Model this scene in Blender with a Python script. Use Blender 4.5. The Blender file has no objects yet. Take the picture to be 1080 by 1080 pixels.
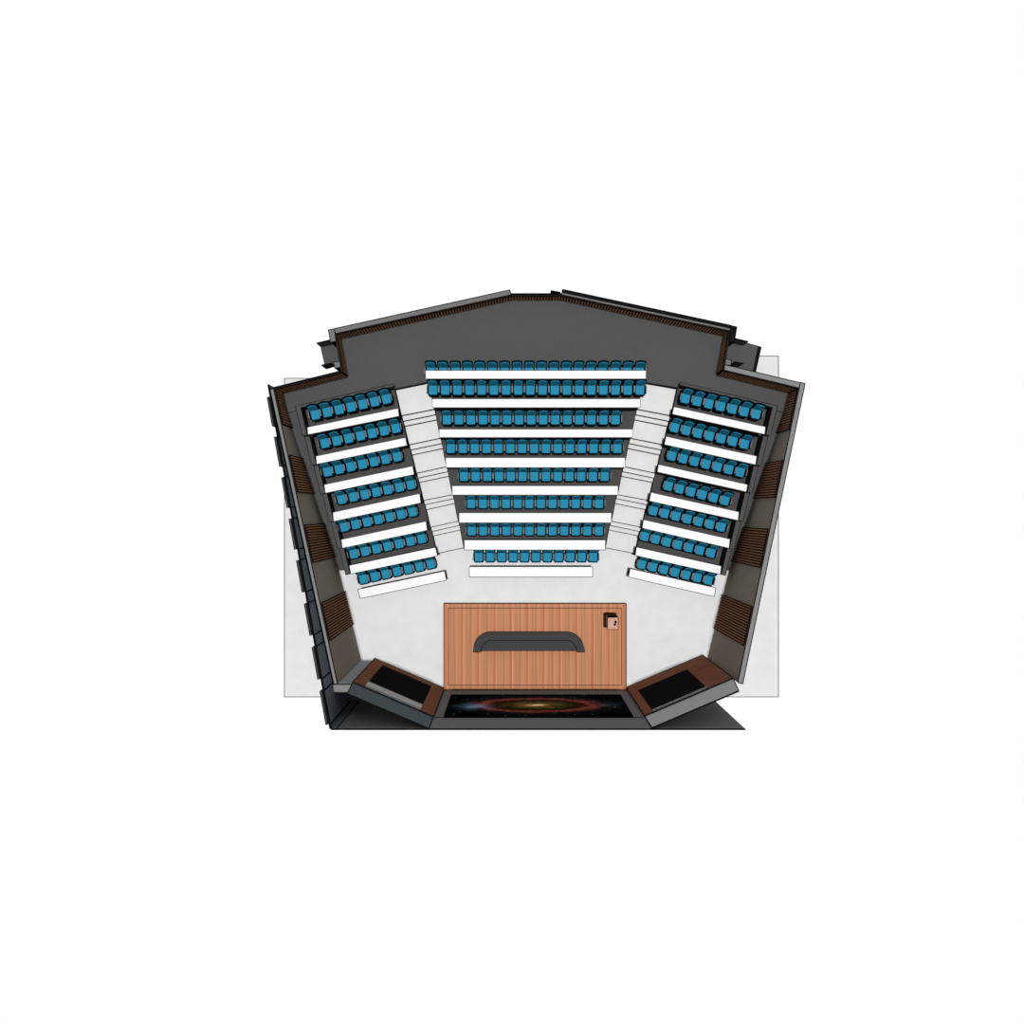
import bpy, bmesh, math, random
from mathutils import Vector
random.seed(4)
H = 36.0            # camera height above the floor slab, metres
S = 21.8            # pixels per metre on the floor slab
COL = bpy.context.scene.collection

def kk(z): return 1.0 / (1.0 - z / H)
def fp(px, py, z=0.0):
    """plan position (metres) of a photographed point that lies at height z"""
    k = kk(z)
    return ((px - 540) / k / S, (540 - py) / k / S)
def F(x, y): return (x / S, -y / S)         # floor offsets given in floor pixels

# ------------------------------------------------------------ materials
MATS = {}
def lin(c):
    c = c / 255.0
    return c / 12.92 if c <= 0.04045 else ((c + 0.055) / 1.055) ** 2.4
def base(name):
    m = bpy.data.materials.new(name); m.use_nodes = True
    nt = m.node_tree; b = nt.nodes['Principled BSDF']
    b.inputs['Roughness'].default_value = 0.95
    b.inputs['Specular IOR Level'].default_value = 0.0
    return m, nt, b
def mat(name, rgb, gain, var=0.0, scale=3.0, detail=3.0, stretch=(1, 1, 1)):
    """rgb: colour as seen, gain: how strongly such a face is lit"""
    if name in MATS: return MATS[name]
    m, nt, b = base(name)
    c = [lin(v) / gain for v in rgb]
    if var <= 0:
        var = 0.03
    tc = nt.nodes.new('ShaderNodeTexCoord'); mp = nt.nodes.new('ShaderNodeMapping')
    mp.inputs['Scale'].default_value = stretch
    n = nt.nodes.new('ShaderNodeTexNoise'); n.inputs['Scale'].default_value = scale
    n.inputs['Detail'].default_value = detail
    r = nt.nodes.new('ShaderNodeValToRGB')
    r.color_ramp.elements[0].position = 0.3; r.color_ramp.elements[1].position = 0.7
    r.color_ramp.elements[0].color = [v * (1 - var) for v in c] + [1]
    r.color_ramp.elements[1].color = [v * (1 + var) for v in c] + [1]
    nt.links.new(tc.outputs['Object'], mp.inputs['Vector'])
    nt.links.new(mp.outputs['Vector'], n.inputs['Vector'])
    nt.links.new(n.outputs['Fac'], r.inputs['Fac'])
    nt.links.new(r.outputs['Color'], b.inputs['Base Color'])
    MATS[name] = m
    return m
GT = 5.0      # horizontal faces
GV = 0.5      # upright faces
mat('pale_concrete', (231, 231, 231), 4.8, 0.035, 1.5, 6)
mat('aisle_concrete', (232, 232, 231), GT, 0.035, 1.5, 6)
mat('desk_white', (254, 254, 254), 4.8, 0.01)
mat('carpet_grey', (88, 88, 88), GT, 0.10, 14, 2, (1, 3, 1))
mat('tier_grey', (82, 81, 80), GT, 0.08, 14, 2)
mat('parapet_grey', (88, 88, 87), GT, 0.03, 8)
mat('charcoal', (34, 33, 33), 0.8)
mat('ink', (8, 8, 9), 3.3)
mat('line', (38, 38, 38), GT)
mat('soft_line', (120, 120, 120), GT)
mat('wall_taupe', (79, 74, 67), GV, 0.02)
mat('walltop_grey', (140, 141, 141), GT)
mat('walltop_warm', (123, 121, 119), GT)
mat('wall_grey', (98, 101, 102), GV)
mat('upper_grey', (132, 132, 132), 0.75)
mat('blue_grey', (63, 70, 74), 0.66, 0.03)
mat('front_grey', (77, 77, 77), 0.62, 0.03, 10)
mat('near_black', (24, 26, 28), GT)
mat('leaf_dark', (40, 42, 43), 0.5)
mat('counter_face', (66, 69, 69), 0.5)
mat('lectern_body', (66, 48, 40), 0.16)
mat('slat_brown', (88, 62, 46), 0.62, 0.10, 20)
mat('slat_back', (16, 11, 8), GV)
mat('lining_wood', (84, 54, 41), 0.62, 0.30, 2.0, 6, (0.6, 0.6, 9))
mat('seat_teal', (47, 146, 182), GT, 0.03, 8)
mat('back_teal_shaded', (42, 134, 166), GT, 0.03, 8)  # seat teal darkened, some of the upright backrest's shade put into the colour
mat('chair_black', (11, 20, 26), GT)
mat('arm_grey', (128, 122, 126), GT)
mat('counter_grey', (70, 72, 72), GT, 0.04, 12)
mat('lectern_brown', (70, 48, 38), GT, 0.1, 8)
mat('lectern_top', (222, 170, 150), GT, 0.06, 5)
mat('screen_black', (11, 11, 11), GV)
mat('stage_line', (92, 60, 46), GT)

def stage_wood():
    m, nt, b = base('stage_wood')
    tc = nt.nodes.new('ShaderNodeTexCoord'); sp = nt.nodes.new('ShaderNodeSeparateXYZ')
    nt.links.new(tc.outputs['Object'], sp.inputs['Vector'])
    mul = nt.nodes.new('ShaderNodeMath'); mul.operation = 'MULTIPLY'; mul.inputs[1].default_value = 1 / 0.785
    fr = nt.nodes.new('ShaderNodeMath'); fr.operation = 'FRACT'
    nt.links.new(sp.outputs['X'], mul.inputs[0]); nt.links.new(mul.outputs[0], fr.inputs[0])
    r = nt.nodes.new('ShaderNodeValToRGB'); e = r.color_ramp.elements
    stops = [(0.0, (203, 139, 102)), (0.08, (190, 128, 94)), (0.15, (186, 118, 86)), (0.21, (236, 157, 122)), (0.27, (205, 137, 102)),
             (0.36, (200, 145, 107)), (0.44, (186, 136, 102)), (0.54, (207, 141, 105)), (0.66, (186, 131, 97)), (0.78, (210, 146, 109)), (1.0, (203, 139, 102))]
    e[0].position = 0; e[1].position = 1
    for i, (p, c) in enumerate(stops):
        el = e[0] if i == 0 else (e[-1] if i == len(stops) - 1 else e.new(p))
        el.position = p; el.color = [lin(v) / GT for v in c] + [1]
    mp = nt.nodes.new('ShaderNodeMapping'); mp.inputs['Scale'].default_value = (14, 0.15, 1)
    n = nt.nodes.new('ShaderNodeTexNoise'); n.inputs['Scale'].default_value = 1.6; n.inputs['Detail'].default_value = 4
    nt.links.new(tc.outputs['Object'], mp.inputs['Vector']); nt.links.new(mp.outputs['Vector'], n.inputs['Vector'])
    mr = nt.nodes.new('ShaderNodeMapRange'); mr.inputs['From Min'].default_value = 0.3; mr.inputs['From Max'].default_value = 0.7
    mr.inputs['To Min'].default_value = 0.86; mr.inputs['To Max'].default_value = 1.12
    nt.links.new(n.outputs['Fac'], mr.inputs['Value'])
    mx = nt.nodes.new('ShaderNodeMix'); mx.data_type = 'RGBA'; mx.blend_type = 'MULTIPLY'; mx.inputs[0].default_value = 1
    nt.links.new(fr.outputs[0], r.inputs['Fac'])
    nt.links.new(r.outputs['Color'], mx.inputs[6]); nt.links.new(mr.outputs[0], mx.inputs[7])
    nt.links.new(mx.outputs[2], b.inputs['Base Color'])
    MATS['stage_wood'] = m
stage_wood()

def galaxy():
    """a lit screen showing a generic spiral galaxy; object origin is the galaxy's centre"""
    m, nt, b = base('galaxy_picture'); L = nt.links.new; N = nt.nodes.new
    tc = N('ShaderNodeTexCoord'); sp = N('ShaderNodeSeparateXYZ'); L(tc.outputs['Object'], sp.inputs[0])
    nz = N('ShaderNodeTexNoise'); nz.inputs['Scale'].default_value = 2.2; nz.inputs['Detail'].default_value = 7
    L(tc.outputs['Object'], nz.inputs['Vector'])
    def M(op, a, bb=None):
        n = N('ShaderNodeMath'); n.operation = op
        for i, v in enumerate((a, bb)):
            if v is None: continue
            if isinstance(v, (int, float)): n.inputs[i].default_value = v
            else: L(v, n.inputs[i])
        return n.outputs[0]
    def rad(cx, cz, ax, az, wob):
        u = M('DIVIDE', M('SUBTRACT', sp.outputs['X'], cx), ax); v = M('DIVIDE', M('SUBTRACT', sp.outputs['Z'], cz), az)
        r = M('SQRT', M('ADD', M('MULTIPLY', u, u), M('MULTIPLY', v, v)))
        return M('ADD', r, M('MULTIPLY', M('SUBTRACT', nz.outputs['Fac'], 0.5), wob))
    def ramp(src, stops):
        r = N('ShaderNodeValToRGB'); e = r.color_ramp.elements
        for i, (p, c) in enumerate(stops):
            el = e[0] if i == 0 else (e[1] if i == len(stops) - 1 else e.new(p))
            if i == len(stops) - 1: el = e[len(e) - 1]
            el.position = p; el.color = [lin(v) for v in c] + [1]
        L(src, r.inputs['Fac']); return r.outputs['Color']
    halve = lambda s: M('MULTIPLY', s, 0.5)
    body = ramp(halve(rad(0, 0, 2.75, 1.2, 0.5)), [(0.0, (215, 195, 165)), (0.04, (150, 120, 75)), (0.11, (84, 58, 26)), (0.22, (46, 40, 16)),
             (0.32, (26, 18, 8)), (0.38, (40, 18, 12)), (0.44, (100, 42, 34)), (0.49, (70, 32, 28)), (0.56, (18, 12, 14)), (0.75, (3, 5, 5)), (1.0, (0, 0, 0))])
    glow = ramp(halve(rad(-2.75, 0.25, 1.0, 0.75, 0.9)), [(0.0, (62, 96, 120)), (0.25, (30, 46, 60)), (0.5, (0, 0, 0)), (1.0, (0, 0, 0))])
    glow2 = ramp(halve(rad(3.1, -0.1, 0.9, 0.6, 1.3)), [(0.0, (14, 34, 36)), (0.3, (6, 12, 14)), (0.55, (0, 0, 0)), (1.0, (0, 0, 0))])
    vo = N('ShaderNodeTexVoronoi'); vo.inputs['Scale'].default_value = 3.0; L(tc.outputs['Object'], vo.inputs['Vector'])
    star = ramp(vo.outputs['Distance'], [(0.0, (60, 110, 105)), (0.10, (22, 40, 40)), (0.2, (0, 0, 0)), (1.0, (0, 0, 0))])
    out = body
    for extra in (glow, glow2, star):
        mx = N('ShaderNodeMix'); mx.data_type = 'RGBA'; mx.blend_type = 'ADD'; mx.inputs[0].default_value = 1
        L(out, mx.inputs[6]); L(extra, mx.inputs[7]); out = mx.outputs[2]
    b.inputs['Base Color'].default_value = (0, 0, 0, 1)
    L(out, b.inputs['Emission Color']); b.inputs['Emission Strength'].default_value = 1.0
    MATS['galaxy_picture'] = m
galaxy()

# ------------------------------------------------------------ mesh builder
class MB:
    def __init__(s): s.v = []; s.f = []; s.m = []; s.mats = []
    def mi(s, name):
        if name not in s.mats: s.mats.append(name)
        return s.mats.index(name)
    def add(s, vs, fs, m):
        o = len(s.v); s.v += [tuple(v) for v in vs]; k = s.mi(m)
        for f in fs: s.f.append([i + o for i in f]); s.m.append(k)
    def prism(s, poly, z0, z1, m, top=None, lines=None, w=0.03):
        n = len(poly)
        if sum(poly[i][0] * poly[(i + 1) % n][1] - poly[(i + 1) % n][0] * poly[i][1] for i in range(n)) < 0:
            poly = poly[::-1]
            if isinstance(z1, (list, tuple)): z1 = list(z1)[::-1]
        zt = z1 if isinstance(z1, (list, tuple)) else [z1] * n
        zb = z0 if isinstance(z0, (list, tuple)) else [z0] * n
        o = len(s.v)
        s.v += [(p[0], p[1], z) for p, z in zip(poly, zb)] + [(p[0], p[1], z) for p, z in zip(poly, zt)]
        k = s.mi(m); kt = s.mi(top or m)
        for i in range(n):
            j = (i + 1) % n; s.f.append([o + i, o + j, o + n + j, o + n + i]); s.m.append(k)
        s.f.append([o + n + i for i in range(n)]); s.m.append(kt)
        s.f.append([o + n - 1 - i for i in range(n)]); s.m.append(k)
        if lines:
            for i in range(n):
                j = (i + 1) % n
                s.bar((poly[i][0], poly[i][1], zt[i]), (poly[j][0], poly[j][1], zt[j]), w, lines)
    def bar(s, a, b, w, m, h=None):
        a = Vector(a); b = Vector(b); d = (b - a)
        if d.length < 1e-6: return
        d.normalize(); up = Vector((0, 0, 1))
        if abs(d.z) > 0.95: up = Vector((0, 1, 0))
        x = d.cross(up).normalized() * w / 2; y = x.cross(d).normalized() * (h or w) / 2
        s.add([a - x - y, a + x - y, a + x + y, a - x + y, b - x - y, b + x - y, b + x + y, b - x + y],
              [(0, 3, 2, 1), (4, 5, 6, 7), (0, 1, 5, 4), (1, 2, 6, 5), (2, 3, 7, 6), (3, 0, 4, 7)], m)
    def box(s, x0, x1, y0, y1, z0, z1, m, **kw):
        s.prism([(x0, y0), (x1, y0), (x1, y1), (x0, y1)], z0, z1, m, **kw)
    def build(s, name, parent=None, bevel=0, smooth=False):
        me = bpy.data.meshes.new(name); me.from_pydata(s.v, [], s.f); me.update()
        for n in s.mats: me.materials.append(MATS[n])
        for p, k in zip(me.polygons, s.m):
            p.material_index = k; p.use_smooth = smooth
        o = bpy.data.objects.new(name, me); COL.objects.link(o)
        if parent: o.parent = parent
        if bevel:
            b = o.modifiers.new('bevel', 'BEVEL'); b.width = bevel; b.segments = 2; b.limit_method = 'ANGLE'
        return o
def tag(o, label=None, cat=None, group=None, kind=None):
    if label: o['label'] = label
    if cat: o['category'] = cat
    if group: o['group'] = group
    if kind: o['kind'] = kind
    return o
def struct(mb, name, label, cat, parent=None):
    return tag(mb.build(name, parent), label, cat, None, 'structure')
def empty(name, loc=(0, 0, 0), rz=0):
    o = bpy.data.objects.new(name, None); COL.objects.link(o); o.location = loc; o.rotation_euler = (0, 0, rz); o.empty_display_size = 0.2
    return o
def inter(a, b, c, d):
    x1, y1 = a; x2, y2 = b; x3, y3 = c; x4, y4 = d
    den = (x1 - x2) * (y3 - y4) - (y1 - y2) * (x3 - x4)
    t = ((x1 - x3) * (y3 - y4) - (y1 - y3) * (x3 - x4)) / den
    return (x1 + t * (x2 - x1), y1 + t * (y2 - y1))
def offs(a, b, d):
    """segment a-b moved sideways by d metres (positive = left of a->b)"""
    dx, dy = b[0] - a[0], b[1] - a[1]; L = math.hypot(dx, dy)
    nx, ny = -dy / L * d, dx / L * d
    return (a[0] + nx, a[1] + ny), (b[0] + nx, b[1] + ny)
def lerp(a, b, t): return (a[0] + (b[0] - a[0]) * t, a[1] + (b[1] - a[1]) * t)
STEP = 0.35
ZL = [STEP * i for i in range(8)]
ZP = ZL[7]
def ztop(Y): return 4.136 - 0.1052 * Y          # the room walls drop gently towards the back
def zfac(Y): return 36 * 0.129 - 0.223 * Y      # the outer wall on the left drops more

# ------------------------------------------------------------ floor slab
mb = MB()
slab = [F(-240, -141), F(20, -141), F(20, -164.5), F(281, -164.5), F(281, 195), F(-240, 195)]
mb.prism(slab, -0.25, 0, 'pale_concrete', lines='soft_line', w=0.035)
struct(mb, 'floor', 'pale concrete floor slab reaching out past both side walls', 'floor')

# ------------------------------------------------------------ aisle lines
def AL(y): return F(-77.5 - (43.4 - y) * 0.2287, y)       # left aisle, outer edge
def CL(y): return F(-50.3 - (37.6 - y) * 0.194, y)        # left aisle, centre edge
def CR(y): return F(97.5 + (37.6 - y) * 0.194, y)
def AR(y): return F(127.6 + (42.9 - y) * 0.214, y)
def OL(y): return F(-170.7 - (62.3 - y) * 0.2414, y)      # outer edge of the left block's low wall
def OR(y): return F(219.2 + (62.3 - y) * 0.2365, y)

# ------------------------------------------------------------ desks data
Dc = {7: (449, 681.2, 390.8, 399.5), 6: (456, 675.3, 420.8, 429.8), 5: (463.3, 667, 452.8, 461.3), 4: (470.2, 659.3, 482.8, 493),
      3: (477, 651.7, 512.5, 522), 2: (484.3, 644.7, 541, 551.2), 1: (489.7, 638.5, 569.5, 580), 0: (495, 625, 597.7, 608.6)}
Dl = {6: ((324.2, 450.8), (419.7, 430.8), (420.8, 438.8), (325, 458.3)), 5: ((333.3, 481.2), (427.5, 461.7), (429.2, 469.7), (334.2, 489.5)),
      4: ((342, 511.3), (435, 491.7), (436.7, 500.3), (343.3, 520)), 3: ((351.2, 540.5), (442.5, 520.8), (443.7, 530.3), (352, 549.7)),
      2: ((360, 569.2), (449.2, 550), (450.5, 559.2), (361.2, 578)), 1: ((368.3, 596.3), (459.2, 577.2), (461.5, 586.2), (370, 605.3)),
      0: ((377.5, 621.7), (468.8, 602.3), (470.8, 612), (379.7, 631.3))}
Dr = {6: ((710.8, 429.2), (807.2, 450.3), (806.3, 458), (709.2, 436.7)), 5: ((702.5, 460.5), (798, 481.2), (796.7, 490), (700.8, 468.8)),
      4: ((694.7, 490), (788.3, 511.2), (787, 518.5), (693.3, 497.7)), 3: ((686.7, 519.5), (779.2, 540), (778.3, 548.7), (685, 528.3)),
      2: ((678.7, 548.3), (769.7, 568.7), (768.8, 578), (677.5, 556.9)), 1: ((671.3, 577), (760.8, 597), (759.7, 605.8), (670, 585.8)),
      0: ((664.7, 599.7), (755, 620), (753.3, 629.2), (662.8, 608.6))}
DH = 0.75
ORD = ['front', 'second', 'third', 'fourth', 'fifth', 'sixth', 'seventh', 'eighth']
SIDE = {'c': 'centre block', 'l': 'left block', 'r': 'right block'}

# front edges (risers) of the tiers, as pairs of plan points
EC = {}; EL = {}; ER = {}
for i in range(1, 8):
    y = -(fp(540, Dc[i][3], ZL[i] + DH)[1]) * S
    EC[i] = y
for i in range(1, 7):
    q = Dl[i]; EL[i] = (fp(*q[3], ZL[i] + DH), fp(*q[2], ZL[i] + DH))
    q = Dr[i]; ER[i] = (fp(*q[3], ZL[i] + DH), fp(*q[2], ZL[i] + DH))
EL[7] = (F(-210.6, -103), F(-116, -124.5))
ER[7] = (F(163.7, -126.1), F(258, -103.3))

# ------------------------------------------------------------ top platform
plat = [F(-226.6, -117.2), F(-162.3, -133.5), F(-169.3, -170.8), F(-0.9, -209.2), F(47.5, -209.2), F(208.8, -173.6), F(201.6, -135.3), F(272.9, -117.8),
        F(267.9, -97.6), F(259.6, -99.4), ER[7][1], ER[7][0], AR(-122.2), CR(-127.6), (CR(-127.6)[0], F(0, EC[7])[1]), (CL(-127.7)[0], F(0, EC[7])[1]), CL(-127.7), AL(-121.0), EL[7][1], EL[7][0], F(-211.5, -99.7), F(-221.6, -97.1)]
mb = MB()
mb.prism(plat, 0, ZP, 'carpet_grey')
for i in range(len(plat)):
    if i >= 8 and i != len(plat) - 1:
        a, b = plat[i], plat[(i + 1) % len(plat)]
        mb.bar((*a, ZP), (*b, ZP), 0.03, 'line')
struct(mb, 'floor', 'dark grey raised walkway behind the back rows of chairs', 'floor')

# ------------------------------------------------------------ centre tiers
mb_edge = 0.03
for i in range(1, 7):
    y0, y1 = EC[i], EC[i + 1]
    mb = MB()
    mb.prism([CL(y0), CR(y0), CR(y1), CL(y1)], 0, ZL[i], 'charcoal', top='tier_grey')
    for a, b in ((CL(y0), CL(y1)), (CR(y0), CR(y1)), (CL(y0), CR(y0))):
        mb.bar((*a, ZL[i]), (*b, ZL[i]), 0.03, 'line')
    struct(mb, 'floor_tier', 'dark grey tier under the %s row of the centre block' % ORD[i], 'seating tier')

# ------------------------------------------------------------ side tiers, end boards, low walls
for sd, E, A, O in (('l', EL, AL, OL), ('r', ER, AR, OR)):
    a0, a1 = A(60), A(-140); o0, o1 = O(80), O(-130)
    for i in range(1, 7):
        fr, bk = E[i], E[i + 1]
        fa, fo = inter(*fr, a0, a1), inter(*fr, o0, o1)
        ba, bo = inter(*bk, a0, a1), inter(*bk, o0, o1)
        mb = MB(); mb.prism([fo, fa, ba, bo], 0, ZL[i], 'charcoal', top='tier_grey')
        mb.bar((*fo, ZL[i]), (*fa, ZL[i]), 0.03, 'line')
        struct(mb, 'floor_tier', 'dark grey tier under the %s row of the %s' % (ORD[i], SIDE[sd]), 'seating tier')
        # dark board closing the tier on the aisle
        s = 1 if sd == 'l' else -1
        p, q = fa, ba
        mb = MB(); mb.prism([p, q, (q[0] - s * 0.055, q[1]), (p[0] - s * 0.055, p[1])], ZL[i] - 0.02, ZL[i] + 0.07, 'ink')
        struct(mb, 'trim_1', 'black edge board along the aisle beside the %s row of the %s' % (ORD[i], SIDE[sd]), 'trim')
        # low wall on the outer side
        t = 0.215
        dx = s * t
        fi, bi = inter(*fr, (o0[0] + dx, o0[1]), (o1[0] + dx, o1[1])), inter(*bk, (o0[0] + dx, o0[1]), (o1[0] + dx, o1[1]))
        mb = MB(); zt = ZL[i] + 0.7
        if i < 6:
            mb.prism([fo, fi, bi, bo], 0, zt, 'charcoal', top='parapet_grey', lines='line', w=0.028)
        else:
            c, d = (ba, bo) if sd == 'l' else (ba, bo)
            u = Vector((fr[0][0] + fr[1][0] - bk[0][0] - bk[1][0], fr[0][1] + fr[1][1] - bk[0][1] - bk[1][1])) * 0.5
            u.normalize(); th = 0.12
            ba2 = (ba[0] + u.x * th, ba[1] + u.y * th)
            rb = inter(ba2, (ba2[0] + bk[1][0] - bk[0][0], ba2[1] + bk[1][1] - bk[0][1]), fi, bi)
            mb.prism([fo, fi, rb, ba2, ba, bo], 0, zt, 'charcoal', top='parapet_grey', lines='line', w=0.028)
        struct(mb, 'wall_parapet', 'low grey wall at the outer end of the %s row of the %s' % (ORD[i], SIDE[sd]), 'low wall')

# ------------------------------------------------------------ aisles
T = {1: [(577.8, 583.6)], 2: [(559, 565.2), (554.2, 560.6), (549.7, 556)], 3: [(531, 537.5), (526, 532.3), (521.8, 527.7)],
     4: [(502.3, 508.8), (497.5, 504.2), (492.2, 499)], 5: [(473, 479.8), (467.8, 474.5), (462.2, 469)], 6: [(442.8, 449.6), (437.5, 444.2), (431.7, 438.3)]}
for sd, C, A in (('left', CL, AL), ('right', CR, AR)):
    seq = []
    for i in range(1, 7):
        for n, (yc, yo) in enumerate(T[i]):
            z = ZL[i] if len(T[i]) == 1 else ZL[i - 1] + STEP * (n + 1) / 3
            k = kk(z); seq.append((C((yc - 540) / k), A((yo - 540) / k), z, i))
    seq.append((C(-127.6), A(-121.6), ZP, 7))
    j = 0
    for i in range(1, 7):
        mb = MB()
        for c, a, z, lv in [q for q in seq if q[3] == i]:
            idx = [q[2] for q in seq].index(z); n = seq[idx + 1]
            mb.prism([c, a, n[1], n[0]], 0, z, 'aisle_concrete')
            mb.bar((*c, z), (*a, z), 0.034, 'line')
        struct(mb, 'floor_step', 'pale concrete steps and landing of the %s aisle beside the %s row' % (sd, ORD[i]), 'steps')

# ------------------------------------------------------------ sloping side walks
for sd, pts in (('left', [F(-182.4, 61.7), OL(61.7), OL(-99.7), F(-221.6, -97.1)]), ('right', [F(228.8, 61.7), OR(61.7), OR(-99.4), F(267.9, -97.6)])):
    mb = MB()
    mb.prism(pts, 0, [0.01, 0.01, ZP, ZP], 'carpet_grey')
    struct(mb, 'floor_ramp', 'dark grey ramp along the %s side wall' % sd, 'ramp')

# ------------------------------------------------------------ walls
WLf, WLb = F(-159, 156.7), F(-226.6, -117.2)
WRf, WRb = F(205.8, 155.5), F(272.9, -117.8)
def wall(a, b, th, m, top, zf=ztop, z0=0.0, line='ink', w=0.035, innerline=True):
    """wall with its room face on a-b, thickened to the side given by the sign of th"""
    c, d = offs(a, b, th)
    mb = MB()
    mb.prism([a, b, d, c], z0, [zf(p[1]) for p in (a, b, d, c)], m, top=top)
    for p, q in ((c, d), (d, b), (a, c)) + (((a, b),) if innerline else ()):
        mb.bar((*p, zf(p[1])), (*q, zf(q[1])), w, line)
    return mb
def slats(a, b, side, z0, parent, label, name='slat_panel', pitch=0.118, zf=ztop, dep=0.07):
    """upright timber slats over a dark backing, set on the room face a-b"""
    L = math.hypot(b[0] - a[0], b[1] - a[1]); n = max(2, int(round(L / pitch)))
    mb = MB(); c, d = offs(a, b, side * dep * 0.45); e, f = offs(a, b, side * dep)
    mb.prism([a, b, d, c], [z0(p[1]) for p in (a, b, d, c)], [zf(p[1]) + .012 for p in (a, b, d, c)], 'slat_back')
    for i in range(n):
        p, q = lerp(c, d, (i + 0.26) / n), lerp(c, d, (i + 0.74) / n)
        r, s_ = lerp(e, f, (i + 0.74) / n), lerp(e, f, (i + 0.26) / n)
        mb.prism([p, q, r, s_], [z0(t[1]) for t in (p, q, r, s_)], [zf(t[1]) - .0 for t in (p, q, r, s_)], 'slat_brown', top='slat_back')
    for u, v in ((e, f),):
        mb.bar((*u, zf(u[1])), (*v, zf(v[1])), 0.04, 'ink')
    mb.bar((*e, z0(e[1])), (*e, zf(e[1])), 0.03, 'ink'); mb.bar((*f, z0(f[1])), (*f, zf(f[1])), 0.03, 'ink')
    o = mb.build(name, parent); o['label'] = label
    return o
def ramp_z(Y):
    y = -Y * S
    return max(0.0, min(ZP, ZP * (61.7 - y) / 159.0))
names = ['slatted timber panel nearest the platform', 'second slatted timber panel', 'third slatted timber panel', 'slatted timber panel at the back corner']
for sd, f, b, th, ys in (('left', WLf, WLb, 0.15, [(84.2, 118.3), (12.3, 47.1), (-53.3, -18.4), (-116.5, -83)]),
                         ('right', WRf, WRb, -0.21, [(87.5, 122.5), (16.3, 51.6), (-48.3, -13.6), (-116, -78)])):
    bx = b if sd == 'left' else lerp(f, b, 1.02)
    mb = wall(f, bx, th, 'wall_taupe', 'walltop_grey')
    w_ = struct(mb, 'wall_' + sd, 'taupe %s side wall with four slatted timber panels' % sd, 'wall')
    for (y0, y1), nm in zip(ys, names):
        t0 = (-y0 / S - f[1]) / (b[1] - f[1]); t1 = (-y1 / S - f[1]) / (b[1] - f[1])
        slats(lerp(f, b, t1), lerp(f, b, t0), (-1 if sd == 'left' else 1), ramp_z, w_, nm)

# short return between left wall and screen wall
mb = MB()
pts = [F(-162.8, 156.7), F(-145.2, 156.7), F(-145.2, 164), F(-162.8, 164)]
mb.prism(pts, 0, 4.97, 'wall_grey', top='walltop_grey', lines='line', w=0.035)
struct(mb, 'wall_return', 'short grey return wall between left wall and left screen wall', 'wall')

# back walls (from left to right)
BL = [F(-226.6, -117.2), F(-162.3, -133.5), F(-169.3, -170.8), F(-0.9, -209.2), F(47.5, -209.2), F(208.8, -173.6), F(201.6, -135.3), F(272.9, -117.8)]
flat = lambda Y: ZP
spec = [(0, 1, 0.05, 'near_black', 'ink', 'wall_back', 'thin slatted back wall of the left side bay'),
        (2, 3, 0.23, 'wall_grey', 'walltop_warm', 'wall_back', 'slatted back wall left of the rear entrance'),
        (3, 4, 0.05, 'near_black', 'ink', 'wall_back', 'short slatted middle wall at the rear entrance'),
        (4, 5, 0.25, 'near_black', 'near_black', 'wall_back', 'slatted back wall right of the rear entrance'),
        (6, 7, 0.24, 'wall_grey', 'walltop_grey', 'wall_back', 'slatted back wall of the right side bay')]
for i, j, th, m, tp, nm, lb in spec:
    mb = wall(BL[i], BL[j], th, m, tp)
    if i == 4:
        c, d = offs(BL[4], BL[5], 0.09)
        mb.prism([BL[4], BL[5], d, c], 0, [ztop(p[1]) + .012 for p in (BL[4], BL[5], d, c)], 'wall_grey', top='walltop_warm')
    w_ = struct(mb, nm, lb, 'wall')
    slats(BL[i], BL[j], -1, flat, w_, 'upright brown slats', 'slat_lining', pitch=0.13, dep=0.06)
# short bay walls with door gap: the slat lining runs through, the thick wall is left open at the doorway
for sd, i, j, th in (('left', 1, 2, 0.27), ('right', 5, 6, 0.27)):
    a, b = BL[i], BL[j]
    gap = (0.28, 0.80) if sd == 'left' else (0.27, 0.72)
    mb = MB(); c, d = offs(a, b, th)
    for t0, t1 in ((0, gap[0]), (gap[1], 1.13)) if sd == 'left' else ((-0.13, gap[0]), (gap[1], 0.86)):
        if sd == 'left' and t0 == 0: t0 = 0.12
        P = [lerp(a, b, t0), lerp(a, b, t1), lerp(c, d, t1), lerp(c, d, t0)]
        mb.prism(P, 0, [ztop(p[1]) for p in P], 'near_black', top=('walltop_warm' if not (sd == 'right' and t0 < 0) else 'near_black'), lines='ink', w=0.03)
    e, f = offs(a, b, 0.04)
    mb.prism([a, b, f, e], 0, [ztop(p[1]) for p in (a, b, f, e)], 'near_black')
    w_ = struct(mb, 'wall_bay', 'short slatted %s bay wall beside the side entrance' % sd, 'wall')
    slats(a, b, -1, flat, w_, 'upright brown slats', 'slat_lining', pitch=0.13, dep=0.06)

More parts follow.
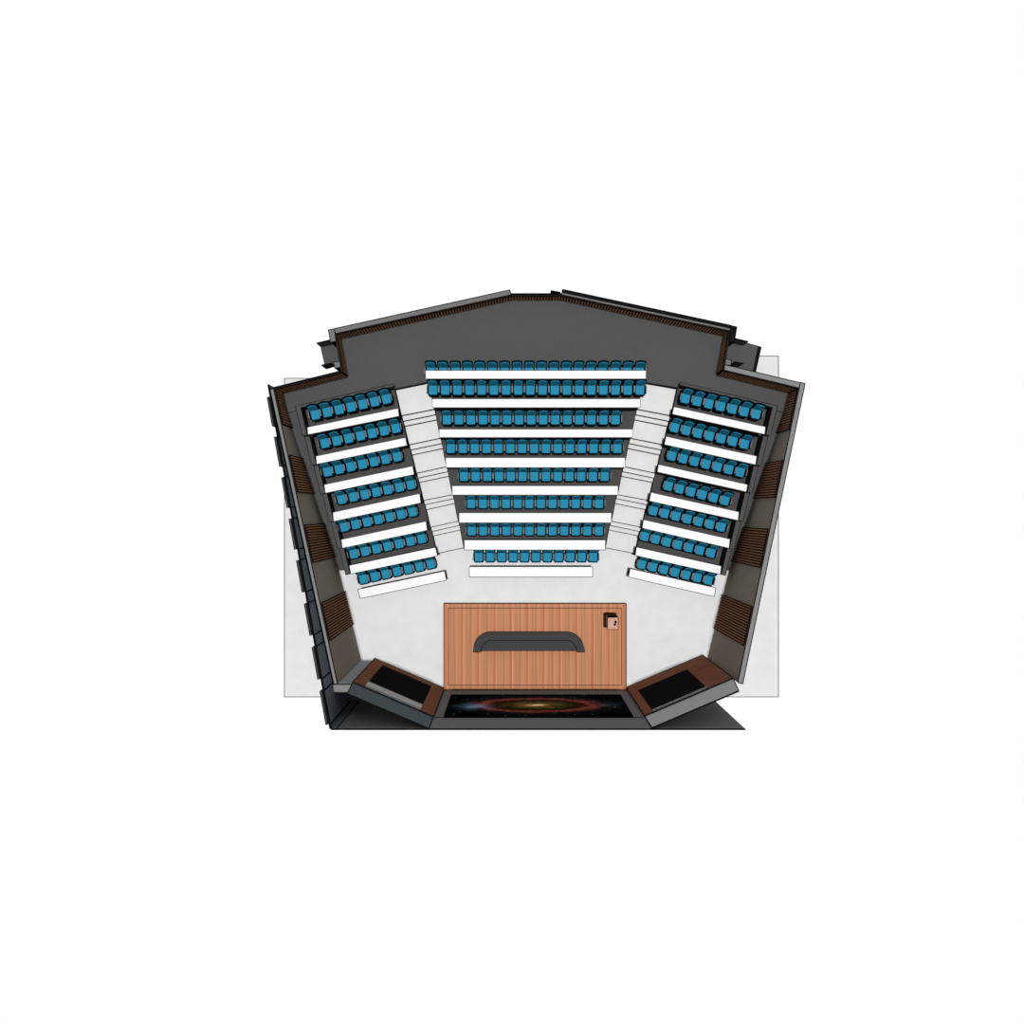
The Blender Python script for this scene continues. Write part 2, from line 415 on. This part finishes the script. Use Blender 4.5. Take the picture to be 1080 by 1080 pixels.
# ------------------------------------------------------------ side entrances
def quad(pts, z): return [fp(x, y, z) for x, y in pts]
mb = MB(); mb.prism(quad([(338.3, 366), (354.6, 361.8), (358.2, 384.5), (343.5, 389)], ZP), ZP - 0.12, ZP - .01, 'carpet_grey', lines='line', w=.025)
struct(mb, 'floor', 'small grey landing outside the left bay', 'floor')
mb = MB(); mb.prism(quad([(767.2, 356.3), (799.7, 365), (793.8, 393.5), (760.5, 386.5)], ZP), ZP - 0.12, ZP - .01, 'carpet_grey', lines='line', w=.025)
p = quad([(799.7, 365.2), (793.4, 393.5)], ZP); q = quad([(803, 366), (796.6, 394.2)], ZP)
mb.prism([p[0], p[1], q[1], q[0]], ZP - 0.12, ZP + 0.05, 'near_black')
struct(mb, 'floor', 'grey landing with dark rim outside the right bay', 'floor')
def leaf(a, b, za, lb, n, zh=3.1):
    (a, b) = quad([a, b], ZP); c, d = offs(a, b, 0.05)
    mb = MB(); mb.prism([a, b, d, c], za, zh, 'leaf_dark', top='near_black', lines='ink', w=.02)
    struct(mb, 'door_%d' % n, lb, 'door')
leaf((338.3, 366.2), (354.2, 362.4), ZP, 'open black door leaf on the rear side of the left landing', 1)
leaf((343.3, 389), (353.6, 386.8), ZP, 'open black door leaf on the near side of the left landing', 2)
leaf((770.8, 361.5), (783.8, 364.6), ZP, 'open black door leaf on the rear side of the right landing', 3)
leaf((769.4, 385.6), (779.2, 387), ZP, 'open black door leaf on the near side of the right landing', 4)
a, b = F(37, -211.8), F(46.5, -210.2)
mb = MB(); c, d = offs(a, b, 0.05); mb.prism([a, b, d, c], ZP, 3.25, 'ink')
struct(mb, 'door_5', 'black door leaf ajar at the middle of the back wall', 'door')

# ------------------------------------------------------------ tall outer wall on the left, with cladding panels
FA = lambda y: F(-202.35 + 0.2468 * y, y)
a, b = FA(187), FA(-122)
c, d = offs(a, b, 0.06)
mb = MB(); mb.prism([a, b, d, c], 0, [zfac(p[1]) for p in (a, b, d, c)], 'blue_grey', top='near_black')
mb.bar((*a, zfac(a[1])), (*b, zfac(b[1])), 0.045, 'ink')
fac = [(-114.5, -87.5), (-78.3, -46.3), (-36, -5), (5.7, 36), (46.6, 77), (87, 116.5), (126, 154.5), (164, 190)]
pan = [(417.8, 448.3), (459.7, 490.8), (502.5, 534.7), (546.2, 578.7), (590, 624), (635.8, 669.5), (681.7, 715.8), (728, 763.7)]
def yfl(py):
    """floor offset of the outer wall's top edge seen at image row py"""
    y = py - 540.0
    for _ in range(20):
        k = kk(zfac(-y / S)); y = (py - 540) / k
    return y
spans = [(yfl(p), yfl(q)) for p, q in pan]
for n, (y0, y1) in enumerate(spans):                # upright joints seen on the room side above the inner wall
    for y in (y0, y1):
        p = FA(y); mb.bar((p[0] + 0.02, p[1], 3), (p[0] + 0.02, p[1], zfac(p[1])), 0.035, 'ink')
w_ = struct(mb, 'wall_outer', 'tall blue-grey outer wall behind the left side wall', 'wall')
o_ = ['first', 'second', 'third', 'fourth', 'fifth', 'sixth', 'seventh', 'eighth']
for n, (y0, y1) in enumerate(spans):
    p, q = FA(y1), FA(y0); (p, q) = offs(p, q, 0.06); r, s_ = offs(p, q, 0.13); m1, m2 = offs(p, q, 0.05); m3, m4 = offs(p, q, 0.09)
    mb = MB(); mb.prism([p, q, s_, r], 0.3, [zfac(t[1]) - 0.02 for t in (p, q, s_, r)], 'near_black')
    mb.prism([m1, m2, m4, m3], 0.3, [zfac(t[1]) for t in (m1, m2, m4, m3)], 'parapet_grey')
    o = mb.build('cladding_panel', w_); o['label'] = 'black cladding panel, %s from the back' % o_[n]

# ------------------------------------------------------------ front wall and screens
ZT = 6.55; ZS = 4.97
mb = MB()
mb.box(-156.2 / S, 201.2 / S, -187.0 / S - 0.04, -187.0 / S, 0, ZT, 'front_grey', top='near_black', lines='ink', w=0.022)
mb.box(-156.2 / S, -151 / S, -187.0 / S, -187.0 / S + 0.02, 0, ZT, 'blue_grey', top='near_black')
mb.bar((-151 / S, -187 / S + .02, 0), (-151 / S, -187 / S + .02, ZT), 0.03, 'ink')
mb.bar((-71 / S, -187 / S + .01, ZS), (119.8 / S, -187 / S + .01, ZS), 0.03, 'ink')
mb.bar((-71 / S, -187 / S + .02, 0), (119.8 / S, -187 / S + .02, 0), 0.04, 'ink')
struct(mb, 'wall_front', 'tall grey front wall carrying the picture screen', 'wall')
# picture screen
xc, zc = 24.0 / S, 3.15
mb = MB()
fx0, fx1, fz0, fz1 = -61.7 / S - xc, 110.0 / S - xc, 1.25 - zc, 5.0 - zc
mb.add([(fx0, 0, fz0), (fx1, 0, fz0), (fx1, 0, fz1), (fx0, 0, fz1)], [(0, 1, 2, 3)], 'galaxy_picture')
scr = empty('picture_screen', (xc, -187.0 / S + 0.06, zc))
pic = mb.build('display', scr)
mb = MB(); mb.box(fx0 - .02, fx1 + .02, -0.055, -0.005, fz0 - .02, fz1 + .02, 'ink'); mb.build('screen_casing', scr)
tag(scr, 'wide screen on the front wall showing a reddish spiral galaxy', 'screen')

def screen_wall(sd, a, b, upper, hb, topk):
    """a, b: base corners of the face, seen from the room left to right"""
    c, d = offs(a, b, 0.0)
    s = 1 if False else 1
    back = -0.10
    a1, b1 = (lerp(a, b, .04), b) if sd == 'left' else (a, lerp(a, b, .93))
    c, d = offs(a1, b1, -0.05)
    c0, d0 = offs(a, b, -0.05)
    mb = MB()
    v = [(*a, 0), (*b, 0), (*d0, 0), (*c0, 0), (*a, ZS), (*b, ZS), (*d0, ZS), (*c0, ZS), (*a1, ZT), (*b1, ZT), (*d, ZT), (*c, ZT)]
    mb.add(v, [(0, 1, 2, 3)] + [(o + i, o + (i + 1) % 4, o + 4 + (i + 1) % 4, o + 4 + i)[::-1] for o in (0, 4) for i in range(4)], upper)
    mb.add(v[8:], [(0, 3, 2, 1)], 'near_black')
    mb.bar(v[8], v[9], 0.03, 'ink'); mb.bar(v[4], v[8], 0.03, 'ink'); mb.bar(v[5], v[9], 0.03, 'ink')
    w = struct(mb, 'wall_screen', 'angled timber-lined wall on the %s of the front screen' % sd, 'wall')
    e, f = offs(a, b, 0.05)
    mb = MB(); mb.prism([a, b, f, e], 0.0, ZS, 'lining_wood', top='near_black', lines='line', w=0.03)
    for p in (e, f): mb.bar((*p, 0), (*p, ZS), 0.03, 'line')
    mb.bar((*e, 0.02), (*f, 0.02), 0.035, 'line')
    o = mb.build('timber_lining', w); o['label'] = 'dark brown timber lining'
    return w
SLa, SLb = F(-145, 155.3), F(-71.7, 186.7)
SRa, SRb = F(120.8, 186), F(201.3, 151.7)
# for the left wall the room lies on the left of b->a; order the points so that positive offsets face the room
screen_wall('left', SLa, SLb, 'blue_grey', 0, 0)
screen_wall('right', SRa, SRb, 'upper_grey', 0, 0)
def dark_screen(a, b, pts, house, label):
    # pts: image corners bottom-left, bottom-right, top-right, top-left of the black cloth
    e, f = offs(a, b, 0.07)
    def on(px, py):            # meet the sight line with the screen plane
        p = inter((0, 0), ((px - 540.0), (540.0 - py)), e, f)
        k = math.hypot(px - 540, 540 - py) / S / math.hypot(*p)
        return p, H * (1 - 1 / k)
    Q = [on(*p) for p in pts]
    t = empty('wall_screen_panel', (Q[0][0][0], Q[0][0][1], Q[0][1]))
    t.name = 'roller_screen'
    def loc(p, z): return (p[0] - t.location.x, p[1] - t.location.y, z - t.location.z)
    zb = (Q[0][1] + Q[1][1]) / 2; zt = (Q[2][1] + Q[3][1]) / 2
    A = lerp(Q[0][0], Q[3][0], .5); B = lerp(Q[1][0], Q[2][0], .5)
    C, D = offs(A, B, -0.015)
    mb = MB(); P = [A, B, D, C]
    mb.prism([(p[0] - t.location.x, p[1] - t.location.y) for p in P], zb - t.location.z, zt - t.location.z, 'screen_black')
    mb.build('screen_cloth', t)
    h0, h1 = house
    A2, B2 = offs(A, B, 0.03)
    P = [A2, B2, D, C]
    mb = MB(); mb.prism([(p[0] - t.location.x, p[1] - t.location.y) for p in P], h0 - t.location.z, h1 - t.location.z, 'upper_grey', top='walltop_grey', lines='line', w=.02)
    o = mb.build('screen_housing', t); o['label'] = 'light grey screen housing'
    tag(t, label, 'screen', None)
dark_screen(SLa, SLb, [(403.3, 701.3), (455, 723.7), (444.6, 745.3), (387.5, 720.8)], (4.2, 4.93), 'black screen on the angled wall left of the galaxy picture')
dark_screen(SRa, SRb, [(673, 727.5), (724.2, 706.3), (746.3, 725.2), (689.2, 751.3)], (4.82, 4.93), 'black screen on the angled wall right of the galaxy picture')

# ------------------------------------------------------------ stage
ZG = 0.2
x0, y0 = fp(468, 636.5, ZG); x1, y1 = fp(660.5, 727, ZG)
y1 = -186.4 / S
mb = MB()
mb.box(0, x1 - x0, y1 - y0, 0, 0, ZG, 'stage_wood', lines='stage_line', w=0.035)
i = 0.22
mb.add([], [], 'stage_line')
for p, q in (((i, -i), (x1 - x0 - i, -i)), ((x1 - x0 - i, -i), (x1 - x0 - i, y1 - y0 + i)), ((x1 - x0 - i, y1 - y0 + i), (i, y1 - y0 + i)), ((i, y1 - y0 + i), (i, -i))):
    mb.bar((*p, ZG), (*q, ZG), 0.03, 'stage_line', 0.012)
o = mb.build('stage_platform'); o.location = (x0, y0, 0)
tag(o, 'low striped orange-brown timber stage in front of the screen', 'stage')

# curved counter
ZC = ZG + 0.80; kc = kk(ZC)
cx, cy = fp(557.9, 687.6, ZC)
u = 1 / kc / S
def arch(hw, hgt, rx, ry, n=12):
    pts = []
    for j in range(n + 1):
        a = math.pi - math.pi / 2 * j / n
        pts.append(((-hw + rx + rx * math.cos(a)) * u, (hgt - ry + ry * math.sin(a)) * u))
    return pts + [(-x, y) for x, y in reversed(pts)]
outer = arch(59.1, 18.4, 19.1, 18.4); inner = arch(50.6, 12.4, 11, 12.4)
ct = empty('curved_counter', (cx, cy, ZG))
def ring(z0, z1, out, inn, m, name, line=True):
    mb = MB(); n = len(out)
    vs = [(x, y, z) for z in (z0, z1) for pl in (out, inn) for x, y in pl]
    fs = []
    for j in range(n - 1):
        fs += [(2 * n + j, 2 * n + j + 1, 3 * n + j + 1, 3 * n + j)[::-1], (j, j + 1, n + j + 1, n + j), (j, j + 1, 2 * n + j + 1, 2 * n + j)[::-1], (n + j, n + j + 1, 3 * n + j + 1, 3 * n + j)]
    for j in (0, n - 1): fs.append((j, n + j, 3 * n + j, 2 * n + j))
    mb.add(vs, fs, m)
    if line:
        for pl in ((inn,) if line is True else (out,)):
            zz = z1 if line is True else z0 + .01
            for j in range(n - 1): mb.bar((*pl[j], zz), (*pl[j + 1], zz), 0.03 if line is True else 0.05, 'ink')
        for j in ((0, n - 1) if line is True else ()): mb.bar((*out[j], z1), (*inn[j], z1), 0.03, 'ink')
    o = mb.build(name, ct)
    bmx = bmesh.new(); bmx.from_mesh(o.data); bmesh.ops.recalc_face_normals(bmx, faces=bmx.faces); bmx.to_mesh(o.data); bmx.free()
    return o
ring(0.75, 0.80, outer, inner, 'counter_grey', 'counter_top')
sc = lambda pl, s1, s2: [(x * s1, y * s2) for x, y in pl]
ring(0.0, 0.75, outer, sc(outer, .97, .93), 'counter_face', 'front_panel', 'base')
mb = MB(); di = [(x * 1.01, y * 1.01) for x, y in inner]
mb.prism([(-50.0 * u, 0.6 * u)] + [(x, max(y, 0.6 * u)) for x, y in di[1:-1]] + [(50.0 * u, 0.6 * u)], 0.60, 0.63, 'counter_grey', lines='ink', w=0.025)
mb.build('work_surface', ct)
for sx in (-1, 1):
    mb = MB(); mb.box(sx * 1.9 - .03, sx * 1.9 + .03, 0.06, 0.30, 0, 0.60, 'charcoal'); mb.build('leg', ct)
tag(ct, 'curved dark grey counter in the middle of the stage', 'counter')

# lectern with microphone
lx, ly = fp(643.4, 654, ZG)
lt = empty('lectern', (lx, ly, ZG))
bx0, by0 = fp(636.3, 646.3, ZG); bx1, by1 = fp(649.9, 661.6, ZG)
tx0, ty0 = fp(640.8, 650.9, 1.35); tx1, ty1 = fp(652, 664, 1.35)
mb = MB(); mb.box(bx0 - lx, bx1 - lx, by1 - ly, by0 - ly, 0, 0.08, 'lectern_brown'); mb.build('base', lt)
mb = MB(); mb.box(tx0 - lx + .05, tx1 - lx - .05, ty1 - ly + .06, ty0 - ly - .03, 0.08, 1.10, 'lectern_body'); mb.build('body', lt)
mb = MB(); mb.prism([(tx0 - lx, ty1 - ly), (tx1 - lx, ty1 - ly), (tx1 - lx, ty0 - ly), (tx0 - lx, ty0 - ly)], 1.08, [1.12, 1.12, 1.20, 1.20], 'lectern_top', lines='lectern_brown', w=.03); mb.build('reading_top', lt)
mb = MB(); mb.box(tx0 - lx - .01, tx1 - lx - .05, ty0 - ly, ty0 - ly + .07, 0.9, 1.24, 'ink'); mb.build('rear_ledge', lt)
mic = empty('microphone', (fp(648.9, 656, 1.5)[0], fp(648.9, 656, 1.5)[1], ZG + 1.15))
mb = MB(); mb.bar((0, -.14, 0.0), (0.01, 0, .26), .022, 'ink'); mb.build('gooseneck', mic)
me = bpy.data.meshes.new('mic_head'); bm = bmesh.new(); bmesh.ops.create_uvsphere(bm, u_segments=12, v_segments=8, radius=.05); bm.to_mesh(me); bm.free()
me.materials.append(MATS['ink']); o = bpy.data.objects.new('microphone_head', me); COL.objects.link(o); o.parent = mic; o.location = (0.01, 0.0, .28); o.scale = (1, 1.3, 1)
mb = MB(); mb.box(-.05, .05, -.19, -.09, -.02, .02, 'ink'); mb.build('microphone_base', mic)
tag(lt, 'brown lectern with pale pinkish reading top on the stage', 'lectern')
tag(mic, 'small black gooseneck microphone on the lectern', 'microphone')

# ------------------------------------------------------------ desks
def desk(q, lv, sd):
    z = ZL[lv] + DH
    P = [Vector(fp(*p, z)) for p in q]           # rear-left, rear-right, front-right, front-left
    d = (P[1] - P[0] + P[2] - P[3]); ang = math.atan2(d.y, d.x)
    c = sum(P, Vector((0, 0))) / 4
    L = ((P[1] - P[0]).length + (P[2] - P[3]).length) / 2
    ux = Vector((math.cos(ang), math.sin(ang))); uy = Vector((-ux.y, ux.x))
    W = (abs((P[0] - P[3]).dot(uy)) + abs((P[1] - P[2]).dot(uy))) / 2
    t = empty('long_desk', (c.x, c.y, ZL[lv]), ang)
    sh = [((p - c).dot(ux), (p - c).dot(uy)) for p in P]
    mb = MB(); mb.prism(sh, DH - 0.035, DH, 'desk_white', lines=('soft_line' if lv == 0 or True else 'line'), w=0.022)
    if lv == 0 or lv == 1:
        for a in range(4):
            mb.bar((*sh[a], DH), (*sh[(a + 1) % 4], DH), 0.027, 'line')
    mb.build('desk_top', t)
    mb = MB(); hw = L / 2 - .04
    mb.box(-hw, hw, -W / 2 + .12, -W / 2 + .15, 0.02, DH - .035, 'charcoal'); mb.build('modesty_panel', t)
    n = max(2, int(L // 2) + 1)
    for k in range(n):
        x = -hw + .02 + (2 * hw - .04) * k / (n - 1)
        mb = MB(); mb.box(x - .02, x + .02, -W / 2 + .151, -W / 2 + .28, 0, DH - .035, 'ink'); mb.build('leg', t)
    tag(t, 'long white desk in front of the %s row of chairs of the %s' % (ORD[lv], SIDE[sd]), 'desk', 'long white desks')
for i, (a, b, c, d) in Dc.items(): desk([(a, c), (b, c), (b, d), (a, d)], i, 'c')
for i, q in Dl.items(): desk(q, i, 'l')
for i, q in Dr.items(): desk(q, i, 'r')

# ------------------------------------------------------------ chairs
def rr(w, d, r, cx=0, cy=0, n=4):
    pts = []
    for qx, qy, a0 in ((1, 1, 0), (-1, 1, 90), (-1, -1, 180), (1, -1, 270)):
        for j in range(n + 1):
            a = math.radians(a0 + 90 * j / n)
            pts.append((cx + qx * (w / 2 - r) + r * math.cos(a), cy + qy * (d / 2 - r) + r * math.sin(a)))
    return pts
def pillow(mb, w, d, r, z0, z1, m, cy=0, wf=None):
    """rounded cushion with eased upper edge; wf narrows the front"""
    rings = [(rr(w, d, r, 0, cy), z0), (rr(w, d, r, 0, cy), z1 - .018), (rr(w - .02, d - .02, r, 0, cy), z1 - .005), (rr(w - .05, d - .05, r, 0, cy), z1)]
    if wf:
        rings = [([(x * (1 + (wf - 1) * (0.5 - (y - cy) / d)), y) for x, y in pl], z) for pl, z in rings]
    n = len(rings[0][0]); vs = [(x, y, z) for pl, z in rings for x, y in pl]; fs = []
    for k in range(len(rings) - 1):
        for j in range(n):
            fs.append((k * n + j, k * n + (j + 1) % n, (k + 1) * n + (j + 1) % n, (k + 1) * n + j))
    fs.append(tuple((len(rings) - 1) * n + j for j in range(n))); fs.append(tuple(range(n))[::-1])
    mb.add(vs, fs, m)
def backpatch(mb, w, z0, z1, y0, lean, curve, th, m, nx=8, nz=6, wt=1.0):
    """curved backrest: hollow towards the sitter, reclined by lean"""
    vs = []
    for s in (0, 1):
        for k in range(nz + 1):
            t = k / nz
            for j in range(nx + 1):
                u = -1 + 2 * j / nx
                ww = w * (1 + (wt - 1) * t)
                edge = 1 - 0.10 * max(0, (t - .75) / .25) ** 2
                x = u * ww / 2 * edge
                y = y0 + lean * t - curve * u * u * (1 - 0.45 * t) + s * th
                z = z0 + (z1 - z0) * t
                vs.append((x, y, z))
    n = (nx + 1) * (nz + 1); g = lambda s, k, j: s * n + k * (nx + 1) + j
    fs = []
    for k in range(nz):
        for j in range(nx):
            fs.append((g(0, k, j), g(0, k, j + 1), g(0, k + 1, j + 1), g(0, k + 1, j)))
            fs.append((g(1, k, j), g(1, k + 1, j), g(1, k + 1, j + 1), g(1, k, j + 1)))
    for j in range(nx):
        fs.append((g(0, 0, j), g(1, 0, j), g(1, 0, j + 1), g(0, 0, j + 1)))
        fs.append((g(0, nz, j), g(0, nz, j + 1), g(1, nz, j + 1), g(1, nz, j)))
    for k in range(nz):
        fs.append((g(0, k, 0), g(0, k + 1, 0), g(1, k + 1, 0), g(1, k, 0)))
        fs.append((g(0, k, nx), g(1, k, nx), g(1, k + 1, nx), g(0, k + 1, nx)))
    mb.add(vs, fs, m)
proto = empty('auditorium_chair')
mb = MB(); pillow(mb, .395, .415, .06, .415, .475, 'seat_teal', 0.0, .96); mb.build('seat_cushion', proto)
mb = MB(); pillow(mb, .485, .535, .08, .36, .43, 'chair_black', 0.0, .97); mb.build('seat_pan', proto)
mb = MB(); backpatch(mb, .40, .43, .86, .235, .10, .075, .03, 'back_teal_shaded', wt=1.06); mb.build('backrest', proto, smooth=False)
mb = MB(); backpatch(mb, .475, .38, .90, .267, .115, .075, .06, 'chair_black', wt=1.04); mb.build('backrest_shell', proto)
for s in (-1, 1):
    mb = MB(); mb.box(s * .255 - .019, s * .255 + .019, -.13, .17, .60, .635, 'arm_grey')
    o = mb.build('armrest', proto)
    mb = MB(); mb.box(s * .255 - .012, s * .255 + .012, -.17, .20, .38, .598, 'chair_black'); mb.box(s * .255 - .012, s * .255 + .012, .0, .06, .0, .38, 'chair_black')
    mb.build('side_frame', proto)
    mb = MB(); mb.box(min(s * .225, s * .243), max(s * .225, s * .243), -.03, .09, .37, .41, 'chair_black'); mb.build('hinge', proto)
kids = list(proto.children)
cnt = 0
def place(x, y, z, rz, label, group):
    global cnt
    if cnt == 0: r = proto
    else:
        r = proto.copy(); COL.objects.link(r)
        for ch in kids:
            c = ch.copy(); COL.objects.link(c); c.parent = r
    cnt += 1
    r.location = (x, y, z); r.rotation_euler = (0, 0, rz)
    tag(r, label, 'chair', group)
NTH = ['first', 'second', 'third', 'fourth', 'fifth', 'sixth', 'seventh', 'eighth', 'ninth', 'tenth', 'eleventh', 'twelfth', 'thirteenth', 'fourteenth', 'fifteenth', 'sixteenth', 'seventeenth', 'eighteenth']
def row(p, q, n, lv, sd):
    z = ZL[lv]; a = fp(*p, z + .475); b = fp(*q, z + .475)
    rz = math.atan2(b[1] - a[1], b[0] - a[0])
    for j in range(n):
        x, y = lerp(a, b, j / (n - 1))
        if j == 0: pos = 'leftmost'
        elif j == n - 1: pos = 'rightmost'
        else: pos = NTH[j] + ' from left'
        lab = 'teal auditorium chair, %s in the %s%s row of the %s' % (pos, ORD[lv], '' if lv == 0 else '', SIDE[sd])
        place(x, y, z, rz, lab, 'teal chairs in the %s row of the %s' % (ORD[lv], SIDE[sd]))
Rc = [(505, 625.7, 587.6, 11), (497.5, 631.7, 560, 12), (497, 631.8, 531.3, 12), (489.3, 637.8, 502.5, 13), (475.5, 651.2, 473, 15), (471.3, 649.2, 442.8, 15), (456.7, 675, 411.4, 18), (454.7, 674.5, 392.4, 18)]
for lv, (a, b, y, n) in enumerate(Rc): row((a, y), (b, y), n, lv, 'c')
Rl = [((383.3, 610.8), (454.2, 595)), ((373, 584.2), (444.7, 568.3)), ((363, 555.8), (435, 540)), ((360.3, 526.7), (433.3, 511.3)), ((345.3, 497.5), (418.8, 481.7)), ((342.5, 467.5), (417.5, 451.7)), ((332.5, 437.5), (407.5, 420.8))]
for lv, (p, q) in enumerate(Rl): row(p, q, 7, lv, 'l')
Rr = [((677, 595.3), (747.2, 612)), ((680, 565.8), (750, 583.3)), ((689.2, 538.7), (760.8, 555.8)), ((705, 512.5), (764.7, 528)), ((708.7, 480.8), (780.8, 498)), ((711.7, 451), (785.3, 468.3)), ((723, 420.3), (797.5, 436.7))]
for lv, (p, q) in enumerate(Rr): row(p, q, 6 if lv == 3 else 7, lv, 'r')

# ------------------------------------------------------------ light, sky, camera
w = bpy.data.worlds.new('sky'); bpy.context.scene.world = w; w.use_nodes = True
bg = w.node_tree.nodes['Background']; bg.inputs['Color'].default_value = (1, 1, 1, 1); bg.inputs['Strength'].default_value = 1.0
sd_ = bpy.data.lights.new('sun', 'SUN'); sd_.energy = 4 * math.pi; sd_.angle = math.radians(3)
so = bpy.data.objects.new('sun', sd_); COL.objects.link(so); so.location = (0, 0, 20); so.rotation_euler = (0, 0, 0)
cd = bpy.data.cameras.new('camera'); cam = bpy.data.objects.new('camera', cd); COL.objects.link(cam)
cam.location = (0, 0, H); cam.rotation_euler = (0, 0, 0)
cd.sensor_width = 36; cd.sensor_fit = 'HORIZONTAL'; cd.lens = S * H * 36 / 1080; cd.clip_end = 200
sc_ = bpy.context.scene; sc_.camera = cam
sc_.view_settings.view_transform = 'Standard'; sc_.view_settings.look = 'None'
sc_.view_settings.exposure = 0; sc_.view_settings.gamma = 1; sc_.view_settings.use_curve_mapping = False
